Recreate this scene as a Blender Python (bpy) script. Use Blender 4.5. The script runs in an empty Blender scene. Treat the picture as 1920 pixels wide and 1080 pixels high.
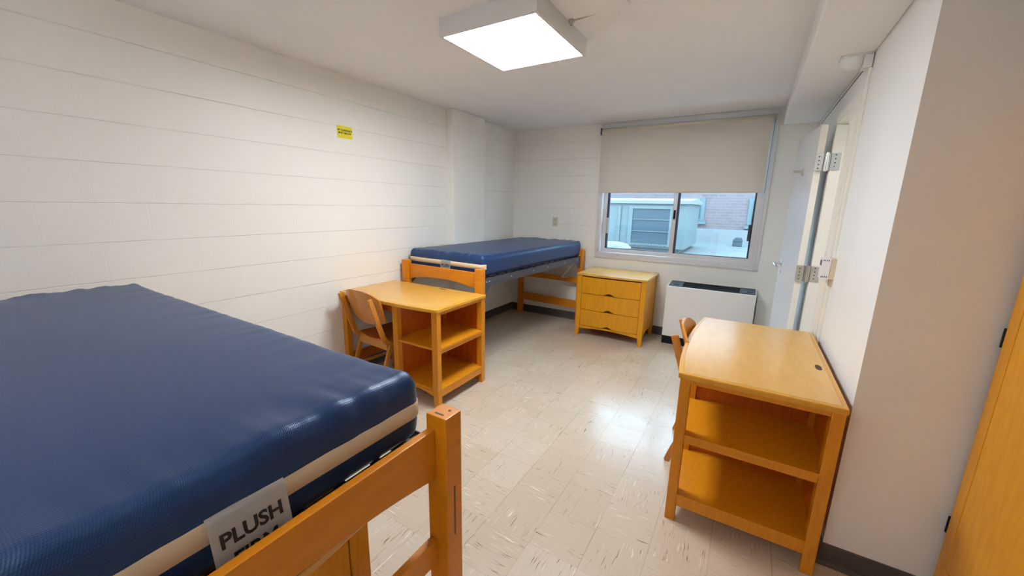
import bpy, bmesh, math, random
from mathutils import Vector, Matrix, noise
random.seed(7)
S = bpy.context.scene
COL = S.collection
R = math.radians

# ------------------------------------------------------------------ camera
YAW, PIT, ROL, FPX = R(-31.17584805), R(12.07256731), R(1.08831608), 725.86
CAM = Vector((2.84, 0.0, 1.48))
fw = Vector((math.sin(YAW) * math.cos(PIT), math.cos(YAW) * math.cos(PIT), -math.sin(PIT)))
rt = Vector((math.cos(YAW), -math.sin(YAW), 0)); up = rt.cross(fw)
rt2 = rt * math.cos(ROL) + up * math.sin(ROL); up2 = -rt * math.sin(ROL) + up * math.cos(ROL)
cd = bpy.data.cameras.new('camera'); cd.sensor_width = 36; cd.lens = FPX / 1920 * 36; cd.clip_start = 0.02
cam = bpy.data.objects.new('camera', cd); COL.objects.link(cam)
mr = Matrix((rt2, up2, -fw)).transposed().to_4x4(); mr.translation = CAM
cam.matrix_world = mr; S.camera = cam

# ------------------------------------------------------------------ light, world, exposure
S.view_settings.view_transform = 'Standard'; S.view_settings.look = 'None'
S.view_settings.gamma = 1; S.view_settings.use_curve_mapping = False
S.view_settings.exposure = 0.0
W = bpy.data.worlds.new('sky'); S.world = W; W.use_nodes = True
bg = W.node_tree.nodes['Background']; bg.inputs[0].default_value = (0.72, 0.86, 1.0, 1); bg.inputs[1].default_value = 7.5
LAMP = 44.0            # radiance of the ceiling fixture's diffuser
FILL_LAMP = 152.0          # radiance of an unseen uplighter added behind the viewer as fill
CEIL_H = 2.44
YW = 4.70              # window wall
XR = 3.27              # right wall

# ------------------------------------------------------------------ material helpers
def mat(name, col=(.8, .8, .8), rough=.5, metal=0, spec=.5, coat=0, coat_r=.1, ior=1.5):
    m = bpy.data.materials.new(name); m.use_nodes = True
    b = m.node_tree.nodes['Principled BSDF']
    b.inputs['Base Color'].default_value = (*col, 1); b.inputs['Roughness'].default_value = rough
    b.inputs['Metallic'].default_value = metal; b.inputs['Specular IOR Level'].default_value = spec
    b.inputs['Coat Weight'].default_value = coat; b.inputs['Coat Roughness'].default_value = coat_r
    b.inputs['IOR'].default_value = ior
    return m
class NT:
    def __init__(s, m): s.t = m.node_tree; s.b = s.t.nodes['Principled BSDF']
    def n(s, kind, **kw):
        x = s.t.nodes.new(kind)
        for k, v in kw.items():
            if k.startswith('i_'): x.inputs[int(k[2:])].default_value = v
            else: setattr(x, k, v)
        return x
    def l(s, a, b): s.t.links.new(a, b)
    def math(s, op, a, b=None, c=None, clamp=False):
        x = s.t.nodes.new('ShaderNodeMath'); x.operation = op; x.use_clamp = clamp
        for i, v in enumerate((a, b, c)):
            if v is None: continue
            if isinstance(v, (int, float)): x.inputs[i].default_value = v
            else: s.l(v, x.inputs[i])
        return x.outputs[0]
    def mix(s, f, a, b):
        x = s.t.nodes.new('ShaderNodeMix'); x.data_type = 'RGBA'
        for i, v in ((0, f), (6, a), (7, b)):
            if isinstance(v, (int, float)): x.inputs[i].default_value = v
            elif isinstance(v, tuple): x.inputs[i].default_value = (*v, 1)
            else: s.l(v, x.inputs[i])
        return x.outputs[2]
    def noise(s, vec, scale, detail=3, rough=.5):
        x = s.t.nodes.new('ShaderNodeTexNoise'); x.inputs['Scale'].default_value = scale
        x.inputs['Detail'].default_value = detail; x.inputs['Roughness'].default_value = rough
        s.l(vec, x.inputs['Vector']); return x.outputs['Fac']
    def mapv(s, vec, sc=(1, 1, 1), loc=(0, 0, 0)):
        x = s.t.nodes.new('ShaderNodeMapping'); x.inputs['Scale'].default_value = sc; x.inputs['Location'].default_value = loc
        s.l(vec, x.inputs['Vector']); return x.outputs[0]
    def ramp(s, v, a, b, lo=0, hi=1):
        x = s.t.nodes.new('ShaderNodeMapRange'); x.inputs[1].default_value = a; x.inputs[2].default_value = b
        x.inputs[3].default_value = lo; x.inputs[4].default_value = hi; x.interpolation_type = 'SMOOTHSTEP'
        s.l(v, x.inputs[0]); return x.outputs[0]
    def bump(s, h, dist, strength=1):
        x = s.t.nodes.new('ShaderNodeBump'); x.inputs['Distance'].default_value = dist; x.inputs['Strength'].default_value = strength
        s.l(h, x.inputs['Height']); s.l(x.outputs[0], s.b.inputs['Normal'])
    def obj(s): return s.n('ShaderNodeTexCoord').outputs['Object']
    def pos(s): return s.n('ShaderNodeNewGeometry').outputs['Position']
    def sep(s, v):
        x = s.n('ShaderNodeSeparateXYZ'); s.l(v, x.inputs[0]); return x.outputs
    def comb(s, a, b, c=0):
        x = s.n('ShaderNodeCombineXYZ')
        for i, v in enumerate((a, b, c)):
            if isinstance(v, (int, float)): x.inputs[i].default_value = v
            else: s.l(v, x.inputs[i])
        return x.outputs[0]

def block_paint(name, col, axis):
    """thick cream paint over concrete block; courses at real heights, head joints nearly filled"""
    m = mat(name, col, .42, spec=.35); t = NT(m); p = t.pos(); x, y, z = t.sep(p)[:3]
    h = y if axis == 'Y' else x
    wob = t.math('MULTIPLY', t.math('SUBTRACT', t.noise(p, 9, 2), .5), .006)
    zz = t.math('DIVIDE', t.math('SUBTRACT', t.math('ADD', z, wob), .041), .2016)
    fz = t.math('FRACT', zz); dz = t.math('MINIMUM', fz, t.math('SUBTRACT', 1, fz))
    row = t.math('FLOOR', zz); odd = t.math('FRACT', t.math('MULTIPLY', row, .5))
    fh = t.math('FRACT', t.math('ADD', t.math('DIVIDE', h, .4064), odd)); dh = t.math('MINIMUM', fh, t.math('SUBTRACT', 1, fh))
    course = t.ramp(dz, .004, .017, 1, 0); head = t.ramp(dh, .002, .007, .22, 0)
    fade = t.ramp(t.noise(p, 1.3, 2), .25, .6, .45, 1)
    groove = t.math('MULTIPLY', t.math('MAXIMUM', course, head), fade)
    pits = t.ramp(t.noise(t.mapv(p, (1, 1, 1), (3, 7, 1)), 32, 2, .6), .70, .78)
    fine = t.noise(p, 55, 4, .6)
    hgt = t.math('ADD', t.math('MULTIPLY', groove, -1), t.math('ADD', t.math('MULTIPLY', pits, -.35), t.math('MULTIPLY', fine, .16)))
    t.bump(hgt, .003, .75)
    line = t.math('MULTIPLY', t.ramp(dz, .0015, .009, 1, 0), fade)
    c = t.mix(t.math('MULTIPLY', line, .38), col, tuple(v * .45 for v in col))
    mott = t.ramp(t.noise(p, 3, 3), .3, .7)
    c = t.mix(t.math('MULTIPLY', mott, .10), c, (col[0] * .9, col[1] * .88, col[2] * .84))
    t.l(c, t.b.inputs['Base Color'])
    return m
def plaster(name, col, rough=.55, bumpd=.0006, sc=120, stain=.08):
    m = mat(name, col, rough, spec=.3); t = NT(m); p = t.pos()
    t.bump(t.noise(p, sc, 4, .6), bumpd, .6)
    c = t.mix(t.math('MULTIPLY', t.ramp(t.noise(p, 2.2, 4, .6), .4, .75), stain), col, tuple(v * .6 for v in col))
    t.l(c, t.b.inputs['Base Color']); return m
def floor_mat():
    m = mat('vinyl tile floor', (.6, .5, .4), .24, spec=.5, ior=1.72); t = NT(m); p = t.pos(); x, y, z = t.sep(p)[:3]
    s = .2325
    gx = t.math('DIVIDE', t.math('SUBTRACT', x, 2.166 - s * 20), s); gy = t.math('DIVIDE', t.math('SUBTRACT', y, 1.532 - s * 20), s)
    ix, iy = t.math('FLOOR', gx), t.math('FLOOR', gy); fx, fy = t.math('FRACT', gx), t.math('FRACT', gy)
    par = t.math('GREATER_THAN', t.math('FRACT', t.math('MULTIPLY', t.math('ADD', ix, iy), .5)), .25)
    wn = t.n('ShaderNodeTexWhiteNoise'); wn.noise_dimensions = '2D'; t.l(t.comb(ix, iy), wn.inputs['Vector'])
    rnd = wn.outputs['Value']; rs = t.sep(wn.outputs['Color'])
    # along / across the tile's grain
    al = t.math('ADD', t.math('MULTIPLY', par, x), t.math('MULTIPLY', t.math('SUBTRACT', 1, par), y))
    ac = t.math('ADD', t.math('MULTIPLY', par, y), t.math('MULTIPLY', t.math('SUBTRACT', 1, par), x))
    off = t.math('MULTIPLY', rnd, 57)
    wv = t.math('ADD', ac, t.math('MULTIPLY', t.noise(t.comb(x, y), 14, 2), .02))
    v1 = t.comb(t.math('MULTIPLY', al, 11), t.math('MULTIPLY', wv, 185), off)
    v2 = t.comb(t.math('MULTIPLY', al, 9), t.math('MULTIPLY', wv, 150), t.math('ADD', off, 31))
    v3 = t.comb(t.math('MULTIPLY', al, 6), t.math('MULTIPLY', wv, 170), t.math('ADD', off, 77))
    patch = t.ramp(t.noise(t.comb(x, y, off), 9, 2), .40, .62)
    dark = t.math('MULTIPLY', t.ramp(t.noise(v1, 1, 1.5, .5), .625, .72), patch)
    white = t.math('MULTIPLY', t.ramp(t.noise(v2, 1, 1.5, .5), .64, .72), t.ramp(t.noise(t.comb(y, x, off), 8, 2), .42, .62))
    soft = t.ramp(t.noise(v3, 1, 2), .35, .68)
    base = t.mix(rs[0], (.60, .49, .375), (.655, .55, .44))
    c = t.mix(t.math('MULTIPLY', soft, .20), base, (.50, .385, .27))
    c = t.mix(t.math('MULTIPLY', dark, .85), c, (.20, .12, .055))
    c = t.mix(t.math('MULTIPLY', white, .75), c, (.88, .83, .74))
    ex = t.math('MINIMUM', fx, t.math('SUBTRACT', 1, fx)); ey = t.math('MINIMUM', fy, t.math('SUBTRACT', 1, fy))
    jn = t.ramp(t.noise(t.comb(x, y), 3, 2), .35, .65, .3, 1)
    jx = t.math('MULTIPLY', t.ramp(ex, .0015, .006, 1, 0), jn); jy = t.math('MULTIPLY', t.ramp(ey, .001, .0045, 1, 0), t.math('MULTIPLY', jn, .55))
    j = t.math('MAXIMUM', jx, jy)
    c = t.mix(t.math('MULTIPLY', j, .78), c, (.16, .11, .07))
    t.l(c, t.b.inputs['Base Color'])
    rg = t.ramp(t.noise(p, 4, 3), .3, .7, .18, .27); t.l(rg, t.b.inputs['Roughness'])
    hgt = t.math('ADD', t.math('MULTIPLY', j, -.5), t.math('MULTIPLY', t.noise(p, 7, 2), .5))
    t.bump(hgt, .0012, .5)
    return m
def wood(name, a, b, rough=.38, coat=.05, grain=(14, 14, 2.2)):
    m = mat(name, a, rough, spec=.38, coat=coat, coat_r=.22); t = NT(m); o = t.obj()
    n1 = t.noise(t.mapv(o, grain), 3, 5, .65); n2 = t.noise(t.mapv(o, (grain[0] * 9, grain[1] * 9, grain[2] * 3)), 3, 3, .6)
    f = t.math('ADD', t.math('MULTIPLY', t.ramp(n1, .3, .72), .65), t.math('MULTIPLY', n2, .3))
    t.l(t.mix(f, a, b), t.b.inputs['Base Color']); t.bump(n2, .0003, .4); return m
def fabric_mat():
    m = mat('navy nylon ticking', (.010, .034, .13), .36, spec=.6, ior=1.5); t = NT(m); o = t.obj(); x, y, z = t.sep(o)[:3]
    b = t.b; b.inputs['Specular Tint'].default_value = (.55, .74, 1, 1); b.inputs['Sheen Weight'].default_value = .08; b.inputs['Sheen Roughness'].default_value = .4; b.inputs['Sheen Tint'].default_value = (.40, .62, .95, 1)
    k = 2 * math.pi / .0070
    d1 = t.math('SINE', t.math('MULTIPLY', t.math('ADD', x, t.math('MULTIPLY', y, .6)), k)); d2 = t.math('SINE', t.math('MULTIPLY', t.math('SUBTRACT', t.math('SUBTRACT', x, t.math('MULTIPLY', y, .6)), z), k))
    dia = t.math('MULTIPLY', d1, d2)
    t.bump(t.math('ADD', dia, t.math('MULTIPLY', t.noise(o, 60, 3), 1.2)), .0003, .5)
    c = t.mix(t.ramp(dia, -.4, .6), (.006, .024, .090), (.013, .042, .135)); t.l(c, b.inputs['Base Color'])
    return m
def brick_mat():
    m = mat('pale pink brick', (.6, .5, .5), .8); t = NT(m); p = t.pos(); x, y, z = t.sep(p)[:3]
    br = t.n('ShaderNodeTexBrick'); t.l(t.comb(x, z), br.inputs['Vector'])
    br.inputs['Color1'].default_value = (.17, .125, .13, 1); br.inputs['Color2'].default_value = (.205, .155, .165, 1); br.inputs['Mortar'].default_value = (.20, .185, .20, 1)
    br.inputs['Scale'].default_value = 1; br.inputs['Brick Width'].default_value = .21; br.inputs['Row Height'].default_value = .075; br.inputs['Mortar Size'].default_value = .010
    t.l(br.outputs['Color'], t.b.inputs['Base Color']); return m

M = {}
M['block_l'] = block_paint('cream block paint left', (.88, .855, .80), 'Y')
M['block_w'] = block_paint('cream block paint window', (.88, .855, .80), 'X')
M['plain'] = plaster('smooth cream paint', (.88, .855, .80), .5)
M['white'] = plaster('smooth white paint', (.87, .86, .845), .45)
M['ceil'] = plaster('ceiling paint', (.91, .895, .90), .8, .001, 160)
M['floor'] = floor_mat()
M['base'] = plaster('dark vinyl cove base', (.085, .075, .068), .38, .0002)
M['wood'] = wood('honey stained maple', (.76, .335, .010), (.64, .25, .005))
M['woodm'] = wood('shaded maple desk frame', (.70, .275, .009), (.58, .20, .005))  # honey maple darkened, shade on camera-facing desk parts put into the colour
M['woodh'] = wood('honey stained maple rail', (.72, .255, .008), (.60, .190, .004), grain=(2.2, 14, 14))
M['woodd'] = wood('shade-darkened maple', (.58, .135, .004), (.46, .09, .002), .36, .08)  # same maple made redder and darker, interior shade put into the colour
M['top'] = wood('honey laminate top', (.72, .40, .085), (.65, .33, .05), .27, .4, grain=(3, 12, 12))
M['edge'] = wood('light maple edge band', (.72, .36, .03), (.64, .29, .018), .3, .2)
M['ply'] = wood('curved plywood', (.64, .265, .045), (.52, .19, .02), .32, .2)
M['plydk'] = mat('dark line', (.10, .035, .01), .6)
M['navy'] = fabric_mat()
M['band'] = plaster('cream mesh tape', (.70, .56, .38), .8, .001, 500)
M['paper'] = mat('white paper', (.82, .80, .78), .55)
M['ink'] = mat('black ink', (.015, .012, .012), .6)
M['steel_dk'] = mat('dark grey painted steel', (.055, .062, .085), .38, spec=.5)
M['steel_lt'] = mat('pale steel', (.62, .60, .56), .35, .3)
M['alu'] = plaster('brushed aluminium', (.70, .685, .70), .38, .0002); M['alu'].node_tree.nodes['Principled BSDF'].inputs['Metallic'].default_value = .12
M['alu_dk'] = mat('dark blue gasket', (.035, .045, .07), .5)  # even dark blue-grey for sash gaskets, window screws and a blind bracket
M['chrome'] = mat('chrome', (.80, .80, .82), .18, 1)
M['satin'] = mat('satin nickel', (.55, .52, .46), .35, .9)
M['shade'] = plaster('beige blind cloth', (.82, .755, .69), .85, .0004, 400)
t = NT(M['shade']); t.b.inputs['Transmission Weight'].default_value = 0
tl = t.n('ShaderNodeBsdfTranslucent'); tl.inputs[0].default_value = (.76, .64, .54, 1); mx = t.n('ShaderNodeMixShader'); mx.inputs[0].default_value = .28
out = [n_ for n_ in t.t.nodes if n_.type == 'OUTPUT_MATERIAL'][0]
t.l(t.b.outputs[0], mx.inputs[1]); t.l(tl.outputs[0], mx.inputs[2]); t.l(mx.outputs[0], out.inputs[0])
M['shade_l'] = mat('cream blind tube cloth', (.80, .72, .54), .6)
M['rad'] = plaster('off white enamel', (.84, .815, .78), .35, .0001)
M['black'] = mat('matt black', (.012, .012, .014), .8, spec=.15)
M['flap'] = mat('grey plastic flap', (.09, .11, .14), .6, spec=.25)
M['door'] = plaster('grey white door paint', (.74, .745, .77), .3, .0001)
M['frame'] = mat('cream gloss paint', (.87, .84, .77), .35, spec=.35)
M['plastic'] = mat('white plastic', (.80, .80, .80), .35)
M['beige'] = mat('beige plastic', (.66, .58, .42), .45)
M['outlet'] = mat('ivory plastic', (.60, .56, .40), .4)
M['yellow'] = mat('yellow sticker', (.85, .72, .03), .5)
M['lamp_housing'] = plaster('fixture white enamel', (.74, .735, .72), .4, .0001)
M['unit'] = plaster('pale teal metal', (.165, .212, .222), .5, .001, 20, .15)
M['louver'] = mat('grey coil fins', (.055, .09, .115), .6)
M['roof'] = plaster('pale membrane roof', (.175, .215, .222), .5, .001, 20, .25)
M['parapet'] = plaster('white coping', (.24, .265, .275), .6, .001, 20)
M['brick'] = brick_mat()
M['bwin'] = mat('far window glass', (.05, .10, .13), .3)
M['bwinf'] = mat('far window frame', (.12, .19, .21), .5)
# window glass: lets light through with a faint cool tint, mirrors a little
g = bpy.data.materials.new('tinted window glass'); g.use_nodes = True; nt = g.node_tree; nt.nodes.clear()
o_ = nt.nodes.new('ShaderNodeOutputMaterial'); tr = nt.nodes.new('ShaderNodeBsdfTransparent'); tr.inputs[0].default_value = (.86, .96, 1, 1)
gl = nt.nodes.new('ShaderNodeBsdfGlossy'); gl.inputs['Roughness'].default_value = .02; mx = nt.nodes.new('ShaderNodeMixShader'); mx.inputs[0].default_value = .06
nt.links.new(tr.outputs[0], mx.inputs[1]); nt.links.new(gl.outputs[0], mx.inputs[2]); nt.links.new(mx.outputs[0], o_.inputs[0]); M['glass'] = g
# diffuser of the fixture, brighter over its two tubes
e = bpy.data.materials.new('prismatic diffuser'); e.use_nodes = True; t = NT(e); px, py, pz = t.sep(t.obj())[:3]
band = t.math('ADD', t.ramp(t.math('ABSOLUTE', t.math('ADD', px, .13)), .02, .14, 1, 0), t.ramp(t.math('ABSOLUTE', t.math('SUBTRACT', px, .13)), .02, .14, 1, 0))
t.b.inputs['Emission Color'].default_value = (.90, .965, 1.02, 1); t.b.inputs['Base Color'].default_value = (.8, .85, .9, 1)
t.l(t.math('MULTIPLY_ADD', band, LAMP * .5, LAMP * .8), t.b.inputs['Emission Strength']); M['diffuser'] = e
M['diffuser3'] = mat('opal diffuser small'); b_ = M['diffuser3'].node_tree.nodes['Principled BSDF']; b_.inputs['Emission Color'].default_value = (1, .98, .93, 1); b_.inputs['Emission Strength'].default_value = 30
M['fill_diffuser'] = mat('opal diffuser'); b_ = M['fill_diffuser'].node_tree.nodes['Principled BSDF']; b_.inputs['Emission Color'].default_value = (.97, .98, 1.0, 1); b_.inputs['Emission Strength'].default_value = FILL_LAMP  # emission of the added fill uplighter

# ------------------------------------------------------------------ geometry helpers
def box(bm, x0, x1, y0, y1, z0, z1, bev=0, seg=2):
    r = bmesh.ops.create_cube(bm, size=1)
    vs = r['verts']
    bmesh.ops.scale(bm, vec=(x1 - x0, y1 - y0, z1 - z0), verts=vs)
    bmesh.ops.translate(bm, vec=((x0 + x1) / 2, (y0 + y1) / 2, (z0 + z1) / 2), verts=vs)
    if bev:
        es = list({e for v in vs for e in v.link_edges})
        bmesh.ops.bevel(bm, geom=es, offset=bev, segments=seg, affect='EDGES', profile=.6)
    return vs
def prism(bm, pts, axis, a, b, bev=0):
    """polygon pts in the two other axes (in xyz order) extruded along axis from a to b"""
    def P(u, v, w):
        return {'x': (w, u, v), 'y': (u, w, v), 'z': (u, v, w)}[axis]
    lo = [bm.verts.new(P(u, v, a)) for u, v in pts]; hi = [bm.verts.new(P(u, v, b)) for u, v in pts]
    n = len(pts); fs = [bm.faces.new(lo), bm.faces.new(hi)]
    for i in range(n): fs.append(bm.faces.new((lo[i], lo[(i + 1) % n], hi[(i + 1) % n], hi[i])))
    bmesh.ops.recalc_face_normals(bm, faces=fs)
    if bev:
        es = [e for e in {e for f in fs for e in f.edges} if len(e.link_faces) == 2 and e.calc_face_angle(0) > .6]
        bmesh.ops.bevel(bm, geom=es, offset=bev, segments=2, affect='EDGES', profile=.6)
def tube(bm, pts, r, seg=10):
    rings = []; pts = [Vector(p) for p in pts]
    for i, p in enumerate(pts):
        d = (pts[min(i + 1, len(pts) - 1)] - pts[max(i - 1, 0)]).normalized()
        a = d.orthogonal().normalized() if i == 0 else (rings_a - d * rings_a.dot(d)).normalized()
        rings_a = a; b = d.cross(a)
        rr = r[i] if isinstance(r, (list, tuple)) else r
        rings.append([bm.verts.new(p + (a * math.cos(2 * math.pi * k / seg) + b * math.sin(2 * math.pi * k / seg)) * rr) for k in range(seg)])
    for i in range(len(rings) - 1):
        for k in range(seg): bm.faces.new((rings[i][k], rings[i][(k + 1) % seg], rings[i + 1][(k + 1) % seg], rings[i + 1][k]))
    bm.faces.new(rings[0][::-1]); bm.faces.new(rings[-1])
def sweep(bm, pts, wx, th, fixed=(1, 0, 0), bev=0):
    """rectangular strip swept along pts lying in a plane whose normal is `fixed`; wx = width along fixed, th = thickness in plane"""
    f = Vector(fixed); rings = []; pts = [Vector(p) for p in pts]
    for i, p in enumerate(pts):
        d = (pts[min(i + 1, len(pts) - 1)] - pts[max(i - 1, 0)]).normalized(); n = f.cross(d).normalized()
        rings.append([bm.verts.new(p + f * sx * wx / 2 + n * sn * th / 2) for sx, sn in ((-1, -1), (1, -1), (1, 1), (-1, 1))])
    fs = []
    for i in range(len(rings) - 1):
        for k in range(4): fs.append(bm.faces.new((rings[i][k], rings[i][(k + 1) % 4], rings[i + 1][(k + 1) % 4], rings[i + 1][k])))
    fs += [bm.faces.new(rings[0][::-1]), bm.faces.new(rings[-1])]
    bmesh.ops.recalc_face_normals(bm, faces=fs)
    if bev:
        es = [e for e in {e for f_ in fs for e in f_.edges} if len(e.link_faces) == 2 and e.calc_face_angle(0) > .8]
        bmesh.ops.bevel(bm, geom=es, offset=bev, segments=2, affect='EDGES')
def lathe(bm, prof, axis_pt, axis='z', seg=24):
    c = Vector(axis_pt); rings = []
    for r, h in prof:
        ring = []
        for k in range(seg):
            a = 2 * math.pi * k / seg; u, v = r * math.cos(a), r * math.sin(a)
            q = {'z': (u, v, h), 'x': (h, u, v), 'y': (u, h, v)}[axis]
            ring.append(bm.verts.new(c + Vector(q)))
        rings.append(ring)
    fs = []
    for i in range(len(rings) - 1):
        for k in range(seg): fs.append(bm.faces.new((rings[i][k], rings[i][(k + 1) % seg], rings[i + 1][(k + 1) % seg], rings[i + 1][k])))
    fs += [bm.faces.new(rings[0]), bm.faces.new(rings[-1])]
    bmesh.ops.recalc_face_normals(bm, faces=fs)
def build(name, bm, material, parent=None, smooth=False, loc=None, rz=0, auto=False):
    me = bpy.data.meshes.new(name); bm.to_mesh(me); bm.free()
    for m_ in (material if isinstance(material, (list, tuple)) else [material]): me.materials.append(m_)
    if smooth:
        for p in me.polygons: p.use_smooth = True
        if auto: me.set_sharp_from_angle(angle=R(38))
    o = bpy.data.objects.new(name, me); COL.objects.link(o)
    if parent: o.parent = parent
    if loc: o.location = loc
    if rz: o.rotation_euler = (0, 0, rz)
    return o
def B(): return bmesh.new()
def one(name, material, parent, *a, bev=0, **k):
    bm = B(); box(bm, *a, bev=bev); return build(name, bm, material, parent, **k)
def thing(name, label, cat, loc=(0, 0, 0), rz=0, group=None):
    o = bpy.data.objects.new(name, None); COL.objects.link(o); o.location = loc; o.rotation_euler = (0, 0, rz)
    o.empty_display_size = .1
    if label: o['label'] = label
    if cat: o['category'] = cat
    if group: o['group'] = group
    return o
def tag(o, label, cat, group=None):
    o['label'] = label; o['category'] = cat
    if group: o['group'] = group
    return o
def struct(o, label=None):
    o['kind'] = 'structure'
    if label: o['label'] = label
    return o
def copy_tree(o, parent=None):
    c = o.copy(); COL.objects.link(c); c.parent = parent
    for ch in list(o.children): copy_tree(ch, c)
    return c
def text_bm(body, size, spacing=1.0, bold=0.0):
    cu = bpy.data.curves.new('t', 'FONT'); cu.body = body; cu.size = size; cu.align_x = 'CENTER'; cu.align_y = 'CENTER'
    cu.extrude = .0003; cu.offset = bold; cu.space_character = spacing; cu.resolution_u = 3
    ob = bpy.data.objects.new('t', cu); COL.objects.link(ob)
    dg = bpy.context.evaluated_depsgraph_get(); dg.update()
    me = bpy.data.meshes.new_from_object(ob.evaluated_get(dg)); bm = B(); bm.from_mesh(me)
    bpy.data.objects.remove(ob); bpy.data.curves.remove(cu); bpy.data.meshes.remove(me)
    return bm

# ------------------------------------------------------------------ room shell
YB = -1.6; XE = 4.24; YC = 1.89
struct(one('floor', M['floor'], None, -.2, XE + .2, YB - .2, YW + .0, -.12, 0))
struct(one('ceiling', M['ceil'], None, -.2, XE + .2, YB - .2, YW + .3, CEIL_H, CEIL_H + .15))
struct(one('wall_left', M['block_l'], None, -.2, 0, YB - .2, YW + .3, 0, CEIL_H))
struct(one('wall_back', M['plain'], None, 0, XE, YB - .2, YB, 0, CEIL_H))
struct(one('wall_alcove', M['white'], None, XE, XE + .2, YB - .2, YC, 0, CEIL_H))
WX0, WX1, WZ0, WZ1 = 1.205, 2.955, .862, 2.425
bm = B()
box(bm, WX0 - .03, WX0, YW, YW + .22, 0, CEIL_H); box(bm, WX1, XR + .2, YW, YW + .22, 0, CEIL_H)
box(bm, WX0, WX1, YW, YW + .22, 0, WZ0); box(bm, WX0, WX1, YW, YW + .22, WZ1, CEIL_H)
struct(build('wall_window_right', bm, M['plain']))
struct(one('wall_window_left', M['block_w'], None, 0, WX0 - .03, YW, YW + .22, 0, CEIL_H))
# right wall with the side door's opening, its short return faces the camera
DY0, DY1, DZ = 2.93, 3.40, 2.045
bm = B()
box(bm, XR, XR + .14, DY1, YW, 0, CEIL_H); box(bm, XR, XR + .14, DY0, DY1, DZ, CEIL_H)
box(bm, XR, XR + .14, YC + .14, DY0, 0, CEIL_H)
struct(build('wall_right', bm, M['white']))
struct(one('wall_return', M['white'], None, XR, XE, YC, YC + .14, 0, CEIL_H))
bm = B(); box(bm, XR + .14, XE, YC + .14, YW, -.0, .0001); struct(one('wall_side_room', M['frame'], None, XR + .9, XR + 1.0, YC + .14, YW + .2, 0, CEIL_H)); bm.free()
bm = B(); box(bm, 0, .09, 3.305, 3.88, 0, CEIL_H, bev=.006); struct(build('trim_1', bm, M['plain']))
bm = B(); box(bm, 2.985, XR, YB, YW, 2.275, CEIL_H, bev=.008); struct(build('trim_2', bm, M['ceil']))
def cove(name, pts, horiz):
    bm = B(); x0, y0, x1, y1, nx, ny = pts
    prof = [(0, 0), (.016, 0), (.009, .006), (.005, .014), (.004, .095), (.002, .10), (0, .10)]
    if horiz: prism(bm, [(y0 + ny * d, z) for d, z in prof], 'x', x0, x1)
    else: prism(bm, [(x0 + nx * d, z) for d, z in prof], 'y', y0, y1)
    struct(build(name, bm, M['base']))
cove('baseboard_left', (0, YB, 0, 3.305, 1, 0), False); cove('baseboard_pier', (.09, 3.305, .09, 3.88, 1, 0), False)
cove('baseboard_left_far', (0, 3.88, 0, YW, 1, 0), False); cove('baseboard_window', (0, YW, XR, YW, 0, -1), True)
cove('baseboard_right', (XR, YC, XR, 2.84, -1, 0), False); cove('baseboard_return', (XR - .016, YC, XE, YC, 0, -1), True)

# ------------------------------------------------------------------ window
win = thing('window_1', None, None, (0, YW, 0)); struct(win, 'aluminium sliding window half covered by the beige blind')
bm = B()
def fr(x0, x1, z0, z1, y0, y1, b=.002): box(bm, x0, x1, y0, y1, z0, z1, bev=b)
fr(WX0, WX1, WZ0, WZ0 + .022, -.018, .2); fr(WX0, WX1, WZ0 + .022, WZ0 + .045, -.010, .2); fr(WX0, WX1, WZ0 + .045, WZ0 + .068, 0, .2)
fr(WX0, WX0 + .03, WZ0 + .0685, WZ1 - .0455, -.017, .2); fr(WX1 - .03, WX1, WZ0 + .0685, WZ1 - .0455, -.017, .2)
fr(WX0 + .0305, WX0 + .055, WZ0 + .0685, WZ1 - .0905, -.004, .199); fr(WX1 - .055, WX1 - .0305, WZ0 + .0685, WZ1 - .0905, -.004, .199)
fr(WX0, WX1, WZ1 - .045, WZ1, -.018, .2); fr(WX0 + .0305, WX1 - .0305, WZ1 - .09, WZ1 - .0455, -.005, .198)
build('window_frame', bm, M['alu'], win)
def sash(x0, x1, y, lab):
    z0, z1 = WZ0 + .068, WZ1 - .09
    b2 = B()
    for a in ((x0, x1, z0, z0 + .045), (x0, x1, z1 - .045, z1), (x0, x0 + .042, z0 + .0453, z1 - .0453), (x1 - .042, x1, z0 + .0453, z1 - .0453)):
        box(b2, a[0], a[1], y, y + .03, a[2], a[3], bev=.002)
    s = build('sash', b2, M['alu'], win)
    b2 = B()
    for a in ((x0 + .042, x0 + .066, z0 + .045, z1 - .045), (x1 - .058, x1 - .042, z0 + .045, z1 - .045), (x0 + .0665, x1 - .0585, z0 + .045, z0 + .052)):
        box(b2, a[0], a[1], y + .004, y + .034, a[2], a[3])
    build('gasket', b2, M['alu_dk'], s)
    b2 = B(); box(b2, x0 + .03, x1 - .03, y + .014, y + .018, z0 + .03, z1 - .03); build('pane', b2, M['glass'], s)
    return s
s1 = sash(WX0 + .055, 2.12, .075, ''); s2 = sash(2.035 + .035, WX1 - .055, .035, '')
one('latch', M['black'], s2, 2.083, 2.103, .022, .037, 1.36, 1.46, bev=.002)
one('latch', M['steel_dk'], s2, 2.822, 2.845, .02, .037, 1.16, 1.33, bev=.002)
one('latch', M['satin'], s1, 1.308, 1.332, .055, .077, 1.16, 1.35, bev=.002)
bm = B()
for x in (1.24, 1.75, 2.4, 2.92): lathe(bm, [(.004, -.020), (.003, -.022)], (x, 0, .877), 'y', 8)
for x in (1.5, 2.1, 2.6): lathe(bm, [(.004, -.013), (.003, -.015)], (x, 0, .9), 'y', 8)
build('screw', bm, M['alu_dk'], win)

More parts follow.
